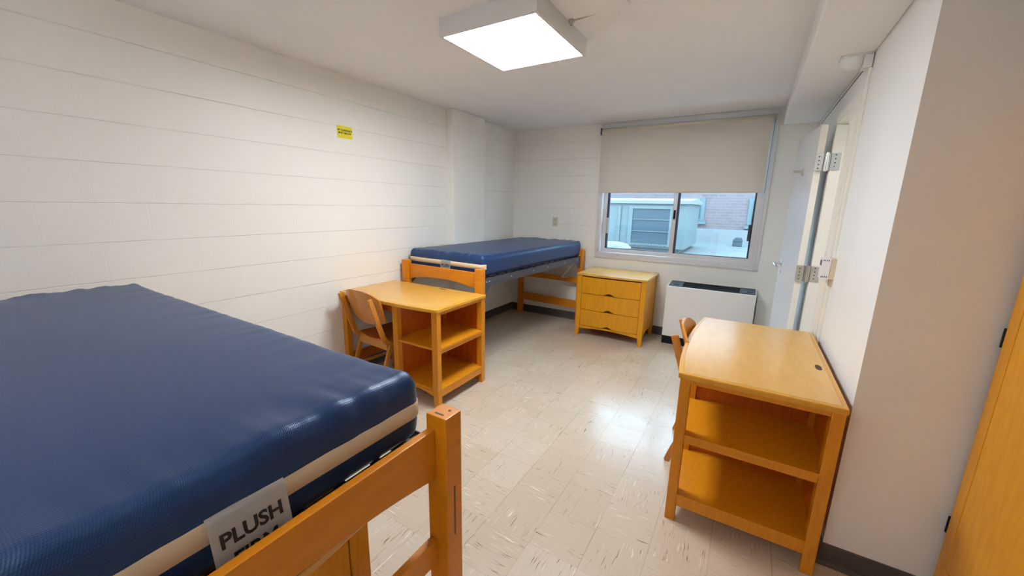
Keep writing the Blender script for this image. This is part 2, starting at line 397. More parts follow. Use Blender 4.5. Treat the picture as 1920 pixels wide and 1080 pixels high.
# blind
bl = thing('roller_blind', 'beige roller blind pulled halfway down over the window', 'blind', (0, YW, 0))
bm = B(); tube(bm, [(1.225, -.05, 2.338), (2.90, -.05, 2.338)], .027, 20); build('roller', bm, M['shade_l'], bl, smooth=True)
bm = B(); box(bm, 1.228, 2.898, -.0775, -.0765, 1.648, 2.335); build('cloth', bm, M['shade'], bl)
bm = B(); tube(bm, [(1.228, -.077, 1.648), (2.898, -.077, 1.648)], .005, 8); build('hem_bar', bm, M['shade'], bl)
for x in (1.212, 2.905):
    bm = B(); box(bm, x, x + .008, -.085, -.018, 2.30, 2.375, bev=.002); build('bracket', bm, M['alu_dk'] if x < 2 else M['steel_lt'], bl)
bm = B(); tube(bm, [(2.915, -.06, 2.34), (2.915, -.06, 1.64)], .0018, 6); tube(bm, [(2.915, -.075, 2.34), (2.915, -.075, 1.64)], .0018, 6); build('chain', bm, M['steel_dk'], bl)

# outlet, sticker
ol = thing('wall_outlet', 'ivory wall outlet plate on the block wall left of the window', 'outlet', (.64, YW, 1.278))
one('cover_plate', M['outlet'], ol, -.035, .035, -.006, 0, -.057, .057, bev=.002)
for z in (-.026, .026):
    r_ = one('receptacle', M['outlet'], ol, -.016, .016, -.009, -.005, z - .017, z + .017, bev=.002)
    bm = B(); box(bm, -.009, -.006, -.0096, -.0085, z - .004, z + .008); box(bm, .006, .009, -.0096, -.0085, z - .004, z + .006); box(bm, -.003, .003, -.0096, -.0085, z - .012, z - .007); build('slot', bm, M['black'], r_)
st = thing('clearance_sticker', 'small yellow sticker reading 18" CLEARANCE MUST BELOW on the left wall', 'sticker', (0, 2.086, 2.020))
one('sheet', M['yellow'], st, 0, .0012, -.068, .068, -.046, .046)
rotx = Matrix.Rotation(R(90), 4, 'Z') @ Matrix.Rotation(R(90), 4, 'X')
for body, zz, sz in (('18" CLEARANCE', .013, .0185), ('MUST BELOW', -.008, .0185)):
    bm = text_bm(body, sz, bold=.0006)
    bmesh.ops.transform(bm, matrix=Matrix.Translation((.0016, 0, zz)) @ rotx, verts=bm.verts); build('lettering', bm, M['ink'], st)

# ------------------------------------------------------------------ heater under window
ra = thing('convector_heater', 'off-white heater cabinet with black kick strip and dark top grille under the window', 'heater', (2.14, 4.42, 0))
bm = B(); prism(bm, [(0, .09), (0, .645), (.004, .652), (.279, .668), (.279, .09)], 'x', 0, .835, bev=.003); build('cabinet', bm, M['rad'], ra)
one('kick_strip', M['black'], ra, .0, .835, .006, .27, 0, .09)
bm = B(); prism(bm, [(.022, .6535), (.022, .657), (.262, .671), (.262, .665)], 'x', .012, .825); gr = build('top_grille', bm, M['black'], ra)
bm = B()
for i in range(44):
    x = .155 + i * .012; prism(bm, [(.028, .655), (.028, .6595), (.256, .6725), (.256, .666)], 'x', x, x + .003)
build('slat', bm, M['black'], gr)['kind'] = 'stuff'
for x0, x1, k in ((.014, .148, .05), (.688, .822, .062)):
    bm = B(); prism(bm, [(.024, .6565), (.024, .6605), (.260, .6745), (.260, .670)], 'x', x0, x1); fl = build('control_flap', bm, M['flap'], ra)
    bm = B(); prism(bm, [(.06, .6615), (.06, .664), (.085, .6655), (.085, .6625)], 'x', x0 + k, x0 + k + .05); build('finger_slot', bm, M['black'], fl)
pc = one('pipe_cover', M['plain'], None, 0, .275, 0, .07, 0, .578, bev=.003, loc=(2.992, YW - .07, 0))
tag(pc, 'white boxed pipe cover between the heater and the side door', 'pipe cover')

# ------------------------------------------------------------------ side door
d = thing('door_1', None, None, (XR, DY1, 0)); struct(d, 'grey-white side door swung flat open against the right wall')
bm = B()   # steel frame: far jamb, near jamb, head
F0 = -.032
box(bm, F0, .17, -.012, .05, 0, DZ - .0125, bev=.002); box(bm, .055, .10, -.028, -.0125, 0, DZ - .013, bev=.002)
box(bm, F0, .17, DY0 - DY1 - .055, DY0 - DY1 + .012, 0, DZ - .0125, bev=.002)
box(bm, F0, .17, DY0 - DY1 - .055, .05, DZ - .012, DZ + .05, bev=.002)
box(bm, F0 + .014, 0, DY0 - DY1 - .075, DY0 - DY1 - .0555, 0, DZ + .065, bev=.002)
build('door_frame', bm, M['frame'], d)
leaf = bpy.data.objects.new('door_leaf', None)
bm = B(); box(bm, 0, .04, 0, .64, .012, DZ - .004, bev=.002)
bm2 = bm; leaf = build('door_leaf', bm2, [M['door']], d, loc=(3.158 - XR, .0, 0), rz=R(6.0))
bm = B(); box(bm, .001, .039, -.0012, .0012, .014, DZ - .006); build('leaf_edge', bm, M['frame'], leaf)
def leafpart(n, bm, m_, **k): return build(n, bm, m_, leaf, **k)
bm = B(); lathe(bm, [(.026, 0), (.026, -.006), (.012, -.010), (.010, -.045)], (0, .535, 1.045), 'x', 20)
tube(bm, [(-.045, .535, 1.045), (-.058, .53, 1.045), (-.062, .50, 1.043), (-.060, .44, 1.038), (-.048, .42, 1.03)], [.0095, .0095, .0085, .0075, .006], 10)
leafpart('lever_handle', bm, M['chrome'], smooth=True, auto=True)
bm = B(); lathe(bm, [(.012, 0), (.011, -.004), (.004, -.006)], (0, .535, .975), 'x', 14); leafpart('lock_button', bm, M['chrome'], smooth=True, auto=True)
bm = B(); box(bm, -.006, 0, .285, .325, 1.735, 1.79, bev=.002); box(bm, -.062, -.004, .298, .312, 1.757, 1.775, bev=.003); leafpart('coat_hook', bm, M['satin'])
for z, k in ((1.80, 'plastic'), (1.045, 'satin')):
    mm = M['chrome'] if z > 1.5 else M['satin']
    bm = B(); box(bm, 3.156 - XR, 3.204 - XR, -.017, -.0015, z - .055, z + .055); box(bm, 3.235 - XR, 3.290 - XR, -.017, -.0125, z - .055, z + .055)
    tube(bm, [(3.217 - XR, -.020, z - .060), (3.217 - XR, -.020, z + .060)], .0085, 12)
    box(bm, 3.20 - XR, 3.238 - XR, -.017, -.014, z - .055, z + .055)
    h = build('hinge', bm, mm, d)
    bm = B()
    for q in (-.04, -.015, .01, .035):
        for xx in (3.176, 3.262): lathe(bm, [(.0045, -.0172), (.003, -.0182)], (xx - XR, 0, z + q + (.008 if xx > 3.2 else 0)), 'y', 8)
    build('screw', bm, M['steel_dk'], h)
# seam bead between soffit and wall over the door
struct(one('trim_3', M['base'], None, XR - .0035, XR, 2.93, 4.62, 2.248, 2.252))
# the thermostat beside the door
th = thing('thermostat', 'white thermostat box beside the side door frame', 'thermostat', (XR, 2.735, 1.165))
one('case', M['plastic'], th, -.062, -.024, 0, .085, -.06, .06, bev=.003); one('back_box', M['beige'], th, -.024, 0, .002, .083, -.058, .058, bev=.002)
bm = B(); box(bm, -.0635, -.0615, .02, .07, .015, .045); build('display', bm, M['flap'], th)
for i in range(4):
    for z0, z1 in ((.043, .050), (-.050, -.040)): one('vent_slot', M['steel_dk'], th, -.060 + i * .008, -.056 + i * .008, -.0006, .0004, z0, z1)
bm = B(); prism(bm, [(0, -.02), (.055, -.02), (.055, -.10), (.012, -.10)], 'x', -.008, 0); build('shadow_wedge', bm, M['beige'], th)  # beige wedge modelled in place of the shadow below the thermostat
# detector in the corner of the soffit
sm = thing('smoke_detector', 'white smoke detector in the corner above the side door', 'smoke detector', (3.195, 2.85, 2.275))
bm = B(); lathe(bm, [(.056, 0), (.056, -.018), (.050, -.040), (.034, -.056), (.012, -.062)], (0, 0, 0), 'z', 28); build('dome', bm, M['plastic'], sm, smooth=True, auto=True)
one('base_plate', M['plastic'], sm, -.058, .074, -.058, .04, -.008, 0, bev=.002)
one('bracket', M['plastic'], sm, .035, .072, -.06, .01, -.072, -.008, bev=.004)
cdn = bpy.data.objects  # conduit down beside the casing
bm = B(); box(bm, XR - .014, XR, 2.800, 2.822, .02, 2.205, bev=.003); tag(build('cable_duct', bm, M['frame']), 'narrow cream cable duct running down the wall beside the side door', 'cable duct')

# ------------------------------------------------------------------ ceiling light
cl = thing('ceiling_light', 'square white ceiling light box with glowing diffuser', 'light', (1.5925, 2.06, CEIL_H))
hx, hy = .2925, .31
bm = B()
def ringp(z, o): return [bm.verts.new((x * (hx - o), y * (hy - o), z)) for x, y in ((-1, -1), (1, -1), (1, 1), (-1, 1))]
loops = [ringp(0, 0), ringp(-.090, 0), ringp(-.092, .002), ringp(-.092, .015), ringp(-.086, .016), ringp(-.004, .016)]
for i in range(5):
    for k in range(4): bm.faces.new((loops[i][k], loops[i][(k + 1) % 4], loops[i + 1][(k + 1) % 4], loops[i + 1][k]))
bm.faces.new(loops[-1]); bm.faces.new(loops[0][::-1]); bmesh.ops.recalc_face_normals(bm, faces=bm.faces)
build('housing', bm, M['lamp_housing'], cl)
bm = B(); box(bm, -hx + .0165, hx - .0165, -hy + .0165, hy - .0165, -.0885, -.084); build('diffuser', bm, M['diffuser'], cl)
el = thing('added_uplighter', 'unseen floor lamp added behind the viewer as fill light', 'floor lamp', (1.9, -1.2, 0))  # invented fill lamp, there to lift the ceiling and near walls
bm = B(); lathe(bm, [(.14, 0), (.14, .015), (.02, .03)], (0, 0, 0), 'z', 32); build('base', bm, M['steel_dk'], el, smooth=True, auto=True)
bm = B(); tube(bm, [(0, 0, .02), (0, 0, 1.74)], .012, 12); build('pole', bm, M['steel_dk'], el, smooth=True)
bm = B(); lathe(bm, [(.02, 1.72), (.10, 1.75), (.175, 1.82), (.18, 1.825), (.172, 1.825), (.10, 1.765), (.02, 1.74)], (0, 0, 0), 'z', 36); build('bowl', bm, M['lamp_housing'], el, smooth=True, auto=True)
bm = B(); lathe(bm, [(.02, 1.785), (.14, 1.798), (.14, 1.803), (.02, 1.805)], (0, 0, 0), 'z', 32); build('fill_lamp_glass', bm, M['fill_diffuser'], el, smooth=True)
sl = thing('side_room_light', 'small ceiling light inside the side room beyond the door', 'light', (3.78, 2.75, CEIL_H))
bm = B(); lathe(bm, [(.15, 0), (.15, -.03), (.14, -.035)], (0, 0, 0), 'z', 28); build('housing', bm, M['lamp_housing'], sl, smooth=True, auto=True)
bm = B(); lathe(bm, [(.135, -.034), (.13, -.055), (.09, -.075), (.01, -.082)], (0, 0, 0), 'z', 28); build('diffuser', bm, M['diffuser3'], sl, smooth=True)
bm = B(); lathe(bm, [(.012, 0), (.012, -.012), (.006, -.018)], (1.90, 2.105, CEIL_H - .0), 'z', 12)
tube(bm, [(1.893, 2.12, 2.42), (1.92, 2.10, 2.432), (2.00, 2.085, 2.431), (2.08, 2.075, 2.434), (2.215, 2.075, 2.435)], .006, 8)
tag(build('lamp_cable', bm, mat('shadow-darkened cable paint', (.50, .46, .43), .6), smooth=True), 'thin painted cable leaving the side of the ceiling light', 'cable')  # cable colour darkened to stand in for the shadow along it
bm = B(); box(bm, 1.93, 2.218, 1.80, 2.07, CEIL_H - .018, CEIL_H, bev=.001); tag(build('ceiling_cover_plate', bm, M['ceil']), 'flat ceiling cover plate beside the light box', 'cover plate')

# ------------------------------------------------------------------ beds
BW, BL = .955, 2.105
def mattress_bm():
    x0, x1, y0, y1, z0, z1, r = .002, .908, .098, 2.085, .872, 1.052, .036
    def axis(a, b, n, d):
        e = [a, a + .006, a + .012, a + .02, a + .03, a + .045]; f_ = [b - (v - a) for v in e][::-1]
        mid = [a + .06 + (b - a - .12) * i / n for i in range(n + 1)]
        return e + mid + f_
    xs, ys = axis(x0, x1, 60, 0), axis(y0, y1, 120, 0); zs = [z0, z0 + .006, z0 + .014, z0 + .024, z0 + .036] + [z0 + .045 + (z1 - z0 - .09) * i / 8 for i in range(9)] + [z1 - .036, z1 - .024, z1 - .014, z1 - .006, z1]
    bm = B()
    def face(A, Bq, f_):
        g = [[bm.verts.new(f_(a, b)) for b in Bq] for a in A]
        for i in range(len(A) - 1):
            for j in range(len(Bq) - 1): bm.faces.new((g[i][j], g[i + 1][j], g[i + 1][j + 1], g[i][j + 1]))
    face(xs, ys, lambda a, b: (a, b, z1)); face(xs, ys[::-1], lambda a, b: (a, b, z0))
    face(xs, zs, lambda a, b: (a, y0, b)); face(xs[::-1], zs, lambda a, b: (a, y1, b))
    face(ys, zs, lambda a, b: (x1, a, b)); face(ys[::-1], zs, lambda a, b: (x0, a, b))
    bmesh.ops.remove_doubles(bm, verts=bm.verts, dist=1e-5)
    for v in bm.verts:
        p = v.co.copy()
        q = Vector((min(max(p.x, x0 + r), x1 - r), min(max(p.y, y0 + r), y1 - r), min(max(p.z, z0 + r), z1 - r)))
        dd = p - q
        n = dd.normalized() if dd.length > 1e-6 else Vector((0, 0, 1))
        v.co = q + n * r
        top = max(0, n.z)
        ex, ey = min(p.x - x0, x1 - p.x), min(p.y - y0, y1 - p.y)
        amp = 0
        side = 1 - abs(n.z)
        # folds run in from each short end and each long side
        for dist, u, w in ((ey, p.x, 1.0), (ex, p.y, .22)):
            k = math.exp(-(dist / (.095 + .07 * (.5 + .5 * noise.noise(Vector((u * 5, w * 3, 2)))))) ** 2)
            fold = noise.noise(Vector((u * 17 + w * 9, dist * 3, 5.3 * w))) * .75 + noise.noise(Vector((u * 38, dist * 5, 1.7 * w))) * .45
            amp += w * k * fold * .0125 * (.12 + .88 * top ** .5) * (1 if p.z > z0 + .05 else .3)
        amp += .0035 * noise.noise(Vector((p.x * 2.2, p.y * 2.0, 4))) * top
        band_mask = 1
        v.co += n * amp
        crown = .007 * (1 - (2 * (p.x - x0) / (x1 - x0) - 1) ** 4) * top; v.co.z += crown
        if abs(n.z) < .5: v.co += n * .006 * math.sin(math.pi * min(1, max(0, (p.z - z0) / (z1 - z0))))
    bmesh.ops.recalc_face_normals(bm, faces=bm.faces)
    return bm
def make_bed():
    b = thing('twin_bed', '', 'bed')
    PW, PD, PH = .061, .066, .957
    # posts with a slot on the outer face, slot and pin hole on top
    for (px, py) in ((0, 0), (BW - PW, 0), (0, BL - PD), (BW - PW, BL - PD)):
        bm = B(); box(bm, px, px + PW, py, py + PD, 0, PH, bev=.0035)
        p = build('post', bm, M['woodh'], b)
        near = py == 0; yy = py if near else py + PD; s = -1 if near else 1
        bm = B(); cx = px + PW / 2
        box(bm, cx - .0028, cx + .0028, yy - .0006, yy + .0006, .60, .752, bev=.0005)
        build('slot', bm, M['plydk'], p); bm = B(); box(bm, px + .012, px + .018, py + .020, py + .048, PH - .001, PH + .0006)
        build('slot', bm, M['plydk'], p)
        bm = B(); lathe(bm, [(.0045, PH), (.0045, PH + .0006)], (px + PW * .68, py + .022, 0), 'z', 12); build('pin_hole', bm, M['plydk'], p)
    def endpanel(y0, y1):
        n = 20; pts = [(PW, .755)]
        pts = []
        for i in range(n + 1):
            u = i / n; x = PW + (BW - 2 * PW) * u
            pts.append((x, .776 + .044 * (1 - abs(2 * u - 1) ** 2.2)))
        bm = B(); prism(bm, [(PW, .920), *[(x, z) for x, z in pts], (BW - PW, .920)], 'y', y0, y1, bev=.003); build('top_rail', bm, M['woodh'], b)
        n = 16; lo = [(PW + (BW - 2 * PW) * i / n, .515 + .012 * (1 - abs(2 * i / n - 1) ** 2)) for i in range(n + 1)]
        bm = B(); prism(bm, [(PW, .592), *lo, (BW - PW, .592)], 'y', y0, y1, bev=.003); build('middle_rail', bm, M['woodh'], b)
        bm = B(); box(bm, PW, BW - PW, y0, y1, .190, .290, bev=.003); build('bottom_rail', bm, M['woodh'], b)
    endpanel(.036, .058); endpanel(BL - .058, BL - .036)
    for x, s in ((.030, 1), (BW - .030, -1)):
        bm = B()
        box(bm, x - .002, x + .002, PD, BL - PD, .800, .866); box(bm, min(x, x + s * .035), max(x, x + s * .035), PD + .01, BL - PD - .01, .800, .804)
        for y0, sg in ((PD, 1), (BL - PD, -1)):
            prism(bm, [(y0, .866), (y0 + sg * .13, .802), (y0 + sg * .02, .722), (y0, .722)], 'x', x - .0035, x + .0035)
            box(bm, min(x, x + s * .045), max(x, x + s * .045), min(y0, y0 + sg * .05), max(y0, y0 + sg * .05), .862, .868, bev=.001)
        sr = build('side_rail', bm, M['steel_dk'], b)
        for y in (.12, .16, .5, .9, 1.2, 1.6, 1.95): bm = B(); lathe(bm, [(.006, 0), (.004, -s * .004)], (x - s * .002, y, .835), 'x', 8); build('rivet', bm, M['steel_lt'], sr)
    bm = B()
    for i in range(9): x = .09 + i * .097; box(bm, x, x + .025, .075, BL - .075, .858, .864)
    for i in range(14): y = .12 + i * .143; box(bm, .03, BW - .03, y, y + .012, .852, .858)
    for y in (.085, BL - .10): box(bm, .03, BW - .03, y, y + .02, .83, .864, bev=.002)
    build('spring_deck', bm, M['steel_dk'], b)
    for q, r_ in (([(BW - .05, BL - .10, .85), (BW - .16, BL - .30, .62), (BW - .16, BL - .10, .60)], .009), ([(.60, BL - .1, .85), (.60, BL - .1, .585)], .007)):
        bm = B(); tube(bm, q, r_, 8); build('brace_tube', bm, M['steel_lt'], b, smooth=True)
    return b
def make_mattress():
    b = thing('mattress', '', 'mattress')
    build('ticking', mattress_bm(), M['navy'], b, smooth=True)
    # cream tape sewn round the short end, turning the corners
    for yy, s in ((.098, -1), (2.085, 1)):
        bm = B(); rows = []; x0, x1, rr = .002, .908, .036; z0, z1 = .940, .982
        path = []
        for k in range(9):
            a = math.pi / 2 * k / 8; path.append((x0 + rr - (rr + .008) * math.cos(a), rr - (rr + .008) * math.sin(a)))
        for k in range(1, 32): path.append((x0 + rr + (x1 - x0 - 2 * rr) * k / 32, -.008))
        for k in range(9):
            a = math.pi / 2 * k / 8; path.append((x1 - rr + (rr + .008) * math.sin(a), rr - (rr + .008) * math.cos(a)))
        for x, dy in path:
            y = yy - s * dy if s > 0 else yy + dy
            w = .0012 * noise.noise(Vector((x * 9, 0, 0)))
            rows.append([bm.verts.new((x, y + s * o, z + w)) for z, o in ((z0, -.003), (z0 + .003, .001), ((z0 + z1) / 2, .0018), (z1 - .003, .001), (z1, -.003))])
        for i in range(len(rows) - 1):
            for k in range(4): bm.faces.new((rows[i][k], rows[i + 1][k], rows[i + 1][k + 1], rows[i][k + 1]))
        bmesh.ops.recalc_face_normals(bm, faces=bm.faces)
        build('end_tape', bm, M['band'], b, smooth=True)
    # paper tag folded over the tape
    bm = B(); cx, w = .490, .122; prof = [(-.0005, .986), (-.005, .983), (-.008, .976)] + [(-.008 - .18 * k * .02, .976 - .02 * k) for k in range(1, 6)]
    rows = []
    for i in range(9):
        u = i / 8; x = cx - w / 2 + w * u
        rows.append([bm.verts.new((x, .098 - .004 + dy, z)) for dy, z in prof])
    for i in range(8):
        for k in range(len(prof) - 1): bm.faces.new((rows[i][k], rows[i + 1][k], rows[i + 1][k + 1], rows[i][k + 1]))
    bmesh.ops.solidify(bm, geom=bm.faces[:], thickness=.0006)
    tg = build('paper_tag', bm, M['paper'], b, smooth=True, auto=True)
    for body, z in (('PLUSH', .939), ('FIRM', .899)):
        bm = text_bm(body, .0350, .98, .0010); bmesh.ops.transform(bm, matrix=Matrix.Translation((cx, .098 - .004 - .008 - (.976 - z) * .18 - .0009, z)) @ Matrix.Rotation(R(90 - 10.2), 4, 'X'), verts=bm.verts)
        build('lettering', bm, M['ink'], tg)
    return b
def place(o, loc, rz, label, group=None):
    o.location = loc; o.rotation_euler = (0, 0, rz); o['label'] = label
    if group: o['group'] = group
bed = make_bed(); mt = make_mattress()
bed2 = copy_tree(bed); mt2 = copy_tree(mt)
place(bed, (2.257, -.235, 0), R(90), 'near wooden bed frame with dark slotted post at the bottom of the photo', 'twin beds')
place(mt, (2.257, -.235, 0), R(90), 'near navy mattress with large readable PLUSH FIRM paper tag', 'navy mattresses')
TH = .046
place(bed2, (.046, 2.580, 0), -TH, 'far wooden bed frame in the corner by the window, behind the left desk', 'twin beds')
place(mt2, (.046, 2.580, 0), -TH, 'far navy mattress on the bed in the corner beside the window', 'navy mattresses')

# ------------------------------------------------------------------ dressers (origin: front left foot; front faces -y)
DW, DD, DH = .765, .56, .742
def make_dresser():
    b = thing('dresser', '', 'dresser'); L_ = .052
    def bow(u, a=.018): return -a * (1 - (2 * u - 1) ** 2)
    n = 16
    bm = B(); pts = [(-.008 + (DW + .016) * i / n, bow(i / n, .022) - .008) for i in range(n + 1)] + [(DW + .008, DD), (-.008, DD)]
    prism(bm, pts, 'z', DH - .024, DH, bev=.005); build('top', bm, M['top'], b)
    for x0 in (0, DW - L_):
        for y0 in (0, DD - L_):
            a, c = (x0, x0 + L_); inner = (lambda z: 0)
            bm = B()
            if x0 == 0: pts = [(0, 0), (.038, 0), (L_, .13), (L_, DH - .024), (0, DH - .024)]
            else: pts = [(DW - .038, 0), (DW, 0), (DW, DH - .024), (DW - L_, DH - .024), (DW - L_, .13)]
            prism(bm, pts, 'y', y0, y0 + L_ * .8, bev=.003); build('leg', bm, M['wood'], b)
    for x0, x1 in ((.006, .022), (DW - .022, DW - .006)):
        bm = B(); lo = [(L_ * .8 + (DD - 1.6 * L_) * i / 10, .105 + .02 * math.sin(math.pi * i / 10)) for i in range(11)]
        prism(bm, [(L_ * .8, DH - .024), *lo, (DD - L_ * .8, DH - .024)], 'x', x0, x1)
        build('side_panel', bm, M['wood'], b)
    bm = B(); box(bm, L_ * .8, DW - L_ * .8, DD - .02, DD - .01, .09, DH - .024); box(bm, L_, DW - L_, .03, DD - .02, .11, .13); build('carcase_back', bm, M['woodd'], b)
    lo = [(L_ + (DW - 2 * L_) * i / n, .088 + .022 * math.sin(math.pi * i / n)) for i in range(n + 1)]
    bm = B(); prism(bm, [(L_, .128), *lo, (DW - L_, .128)], 'y', .004, .024, bev=.002); build('apron', bm, M['wood'], b)
    bm = B(); prism(bm, [(L_, DH - .024), (L_, DH - .036), (DW - L_, DH - .036), (DW - L_, DH - .024)], 'y', .006, .03); box(bm, L_, DW - L_, .022, .03, .12, DH - .03); build('gap_shade', bm, M['plydk'], b)  # dark sheet painting in the shade between drawers and under the top
    zt = DH - .037; hh = (zt - .131) / 3
    for k in range(3):
        z0 = .131 + k * hh + .0025; z1 = .131 + (k + 1) * hh - .0025; a0, a1 = L_ + .003, DW - L_ - .003
        bot = []
        for i in range(n * 2 + 1):
            u = i / (n * 2); x = a0 + (a1 - a0) * u; dxx = abs(u - .5) / .115
            bot.append((x, z0 + (.026 * (math.cos(math.pi * min(1, dxx)) * .5 + .5))))
        bm = B(); front, back = [], []
        cols = []
        for x, zb in bot:
            u = (x - a0) / (a1 - a0); y = .003 + bow(u, .016)
            cols.append([bm.verts.new(q) for q in ((x, y, zb), (x, y, z1), (x, .0215, z1), (x, .0215, zb))])
        for i in range(len(cols) - 1):
            for q in range(4): bm.faces.new((cols[i][q], cols[i + 1][q], cols[i + 1][(q + 1) % 4], cols[i][(q + 1) % 4]))
        bm.faces.new(cols[0]); bm.faces.new(cols[-1][::-1]); bmesh.ops.recalc_face_normals(bm, faces=bm.faces)
        build('drawer', bm, M['wood'], b)
    return b
dr = make_dresser(); dr2 = copy_tree(dr)
place(dr, (1.222, 4.125, 0), 0, 'three-drawer wooden dresser standing between the far bed and the heater', 'dressers')
place(dr2, (2.125, -.249, 0), R(90), 'wooden dresser tucked under the near bed', 'dressers')

# ------------------------------------------------------------------ desks (origin: front left foot; user sits at -y; shelf pedestal at +x end)
KL, KD, KH = 1.07, .588, .76
def make_desk():
    b = thing('desk', '', 'desk'); n = 20
    def bow(u): return -.036 * (1 - abs(2 * u - 1) ** 2.2)
    def outline(ins): 
        return [(-.008 + ins + (KL + .016 - 2 * ins) * i / n, bow(i / n) - .008 + ins) for i in range(n + 1)] + [(KL + .008 - ins, KD + .004 - ins), (-.008 + ins, KD + .004 - ins)]
    bm = B(); prism(bm, outline(0), 'z', KH - .026, KH, bev=.006); tp = build('top', bm, M['edge'], b)
    bm = B(); prism(bm, outline(.020), 'z', KH - .002, KH + .0004); build('laminate', bm, M['top'], tp)
    bm = B(); o1, o2 = outline(.019), outline(.0205)
    v1 = [bm.verts.new((x, y, KH + .0003)) for x, y in o1]; v2 = [bm.verts.new((x, y, KH + .0003)) for x, y in o2]
    for i in range(len(v1)): bm.faces.new((v1[i], v1[(i + 1) % len(v1)], v2[(i + 1) % len(v1)], v2[i]))
    build('inlay_line', bm, M['plydk'], tp)
    gx, gy = .645, .545
    bm = B(); pts = [(gx + .024 * math.cos(a * math.pi / 8) + (.012 if math.cos(a * math.pi / 8) > 0 else -.012), gy + .013 * math.sin(a * math.pi / 8)) for a in range(16)]
    prism(bm, pts, 'z', KH - .001, KH + .0009); build('cable_grommet', bm, M['plydk'], tp)
    P = .052; px = .615
    def post(x0, y0, side):
        bm = B(); z1 = KH - .026
        if side > 0: pts = [(x0 + P - .038, 0), (x0 + P, 0), (x0 + P, z1), (x0, z1), (x0, .12)]
        else: pts = [(x0, 0), (x0 + .038, 0), (x0 + P, .12), (x0 + P, z1), (x0, z1)]
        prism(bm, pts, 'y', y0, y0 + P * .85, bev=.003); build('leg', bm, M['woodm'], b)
    D2 = KD - P * .85
    for y0 in (0, D2): post(KL - P, y0, 1); post(px, y0, -1); post(0, y0, -1)
    zt = KH - .026
    # end opening: head rail, two shelves with rails beneath, bottom rail
    for a_ in ((KL - .026, KL - .004, zt - .022, zt), (KL - .030, KL - .008, .418, .445), (KL - .026, KL - .004, .085, .130)):
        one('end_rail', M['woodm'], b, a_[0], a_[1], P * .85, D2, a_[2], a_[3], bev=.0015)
    for z in (.445, .130):
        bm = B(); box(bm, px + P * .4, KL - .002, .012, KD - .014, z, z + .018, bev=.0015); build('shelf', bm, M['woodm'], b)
    lo = [(px + P + (KL - 2 * P - px) * i / 12, .092 + .028 * math.sin(math.pi * i / 12)) for i in range(13)]
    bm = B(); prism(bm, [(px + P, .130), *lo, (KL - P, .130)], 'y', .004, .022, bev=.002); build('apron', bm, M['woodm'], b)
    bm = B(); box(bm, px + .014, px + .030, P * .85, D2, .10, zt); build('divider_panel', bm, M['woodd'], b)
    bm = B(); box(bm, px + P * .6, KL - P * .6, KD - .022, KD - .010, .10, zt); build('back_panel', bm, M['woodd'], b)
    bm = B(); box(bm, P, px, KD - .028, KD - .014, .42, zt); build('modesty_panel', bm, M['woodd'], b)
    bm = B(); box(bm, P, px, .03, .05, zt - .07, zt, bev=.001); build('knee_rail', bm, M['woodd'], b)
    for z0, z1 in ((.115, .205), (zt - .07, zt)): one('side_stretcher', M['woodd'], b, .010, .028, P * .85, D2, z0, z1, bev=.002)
    return b
dk = make_desk(); dk2 = copy_tree(dk)
place(dk, (-.02 + .02, 1.945, 0), 0, 'wooden desk on the left wall at the foot of the far bed', 'desks')
dk.scale = (.985, .99, 1)
place(dk2, (2.655, 2.855, 0), R(-90), 'wooden desk on the right wall below the thermostat, open shelves facing the camera', 'desks')
dk2.scale = (1.0, .99, 1)

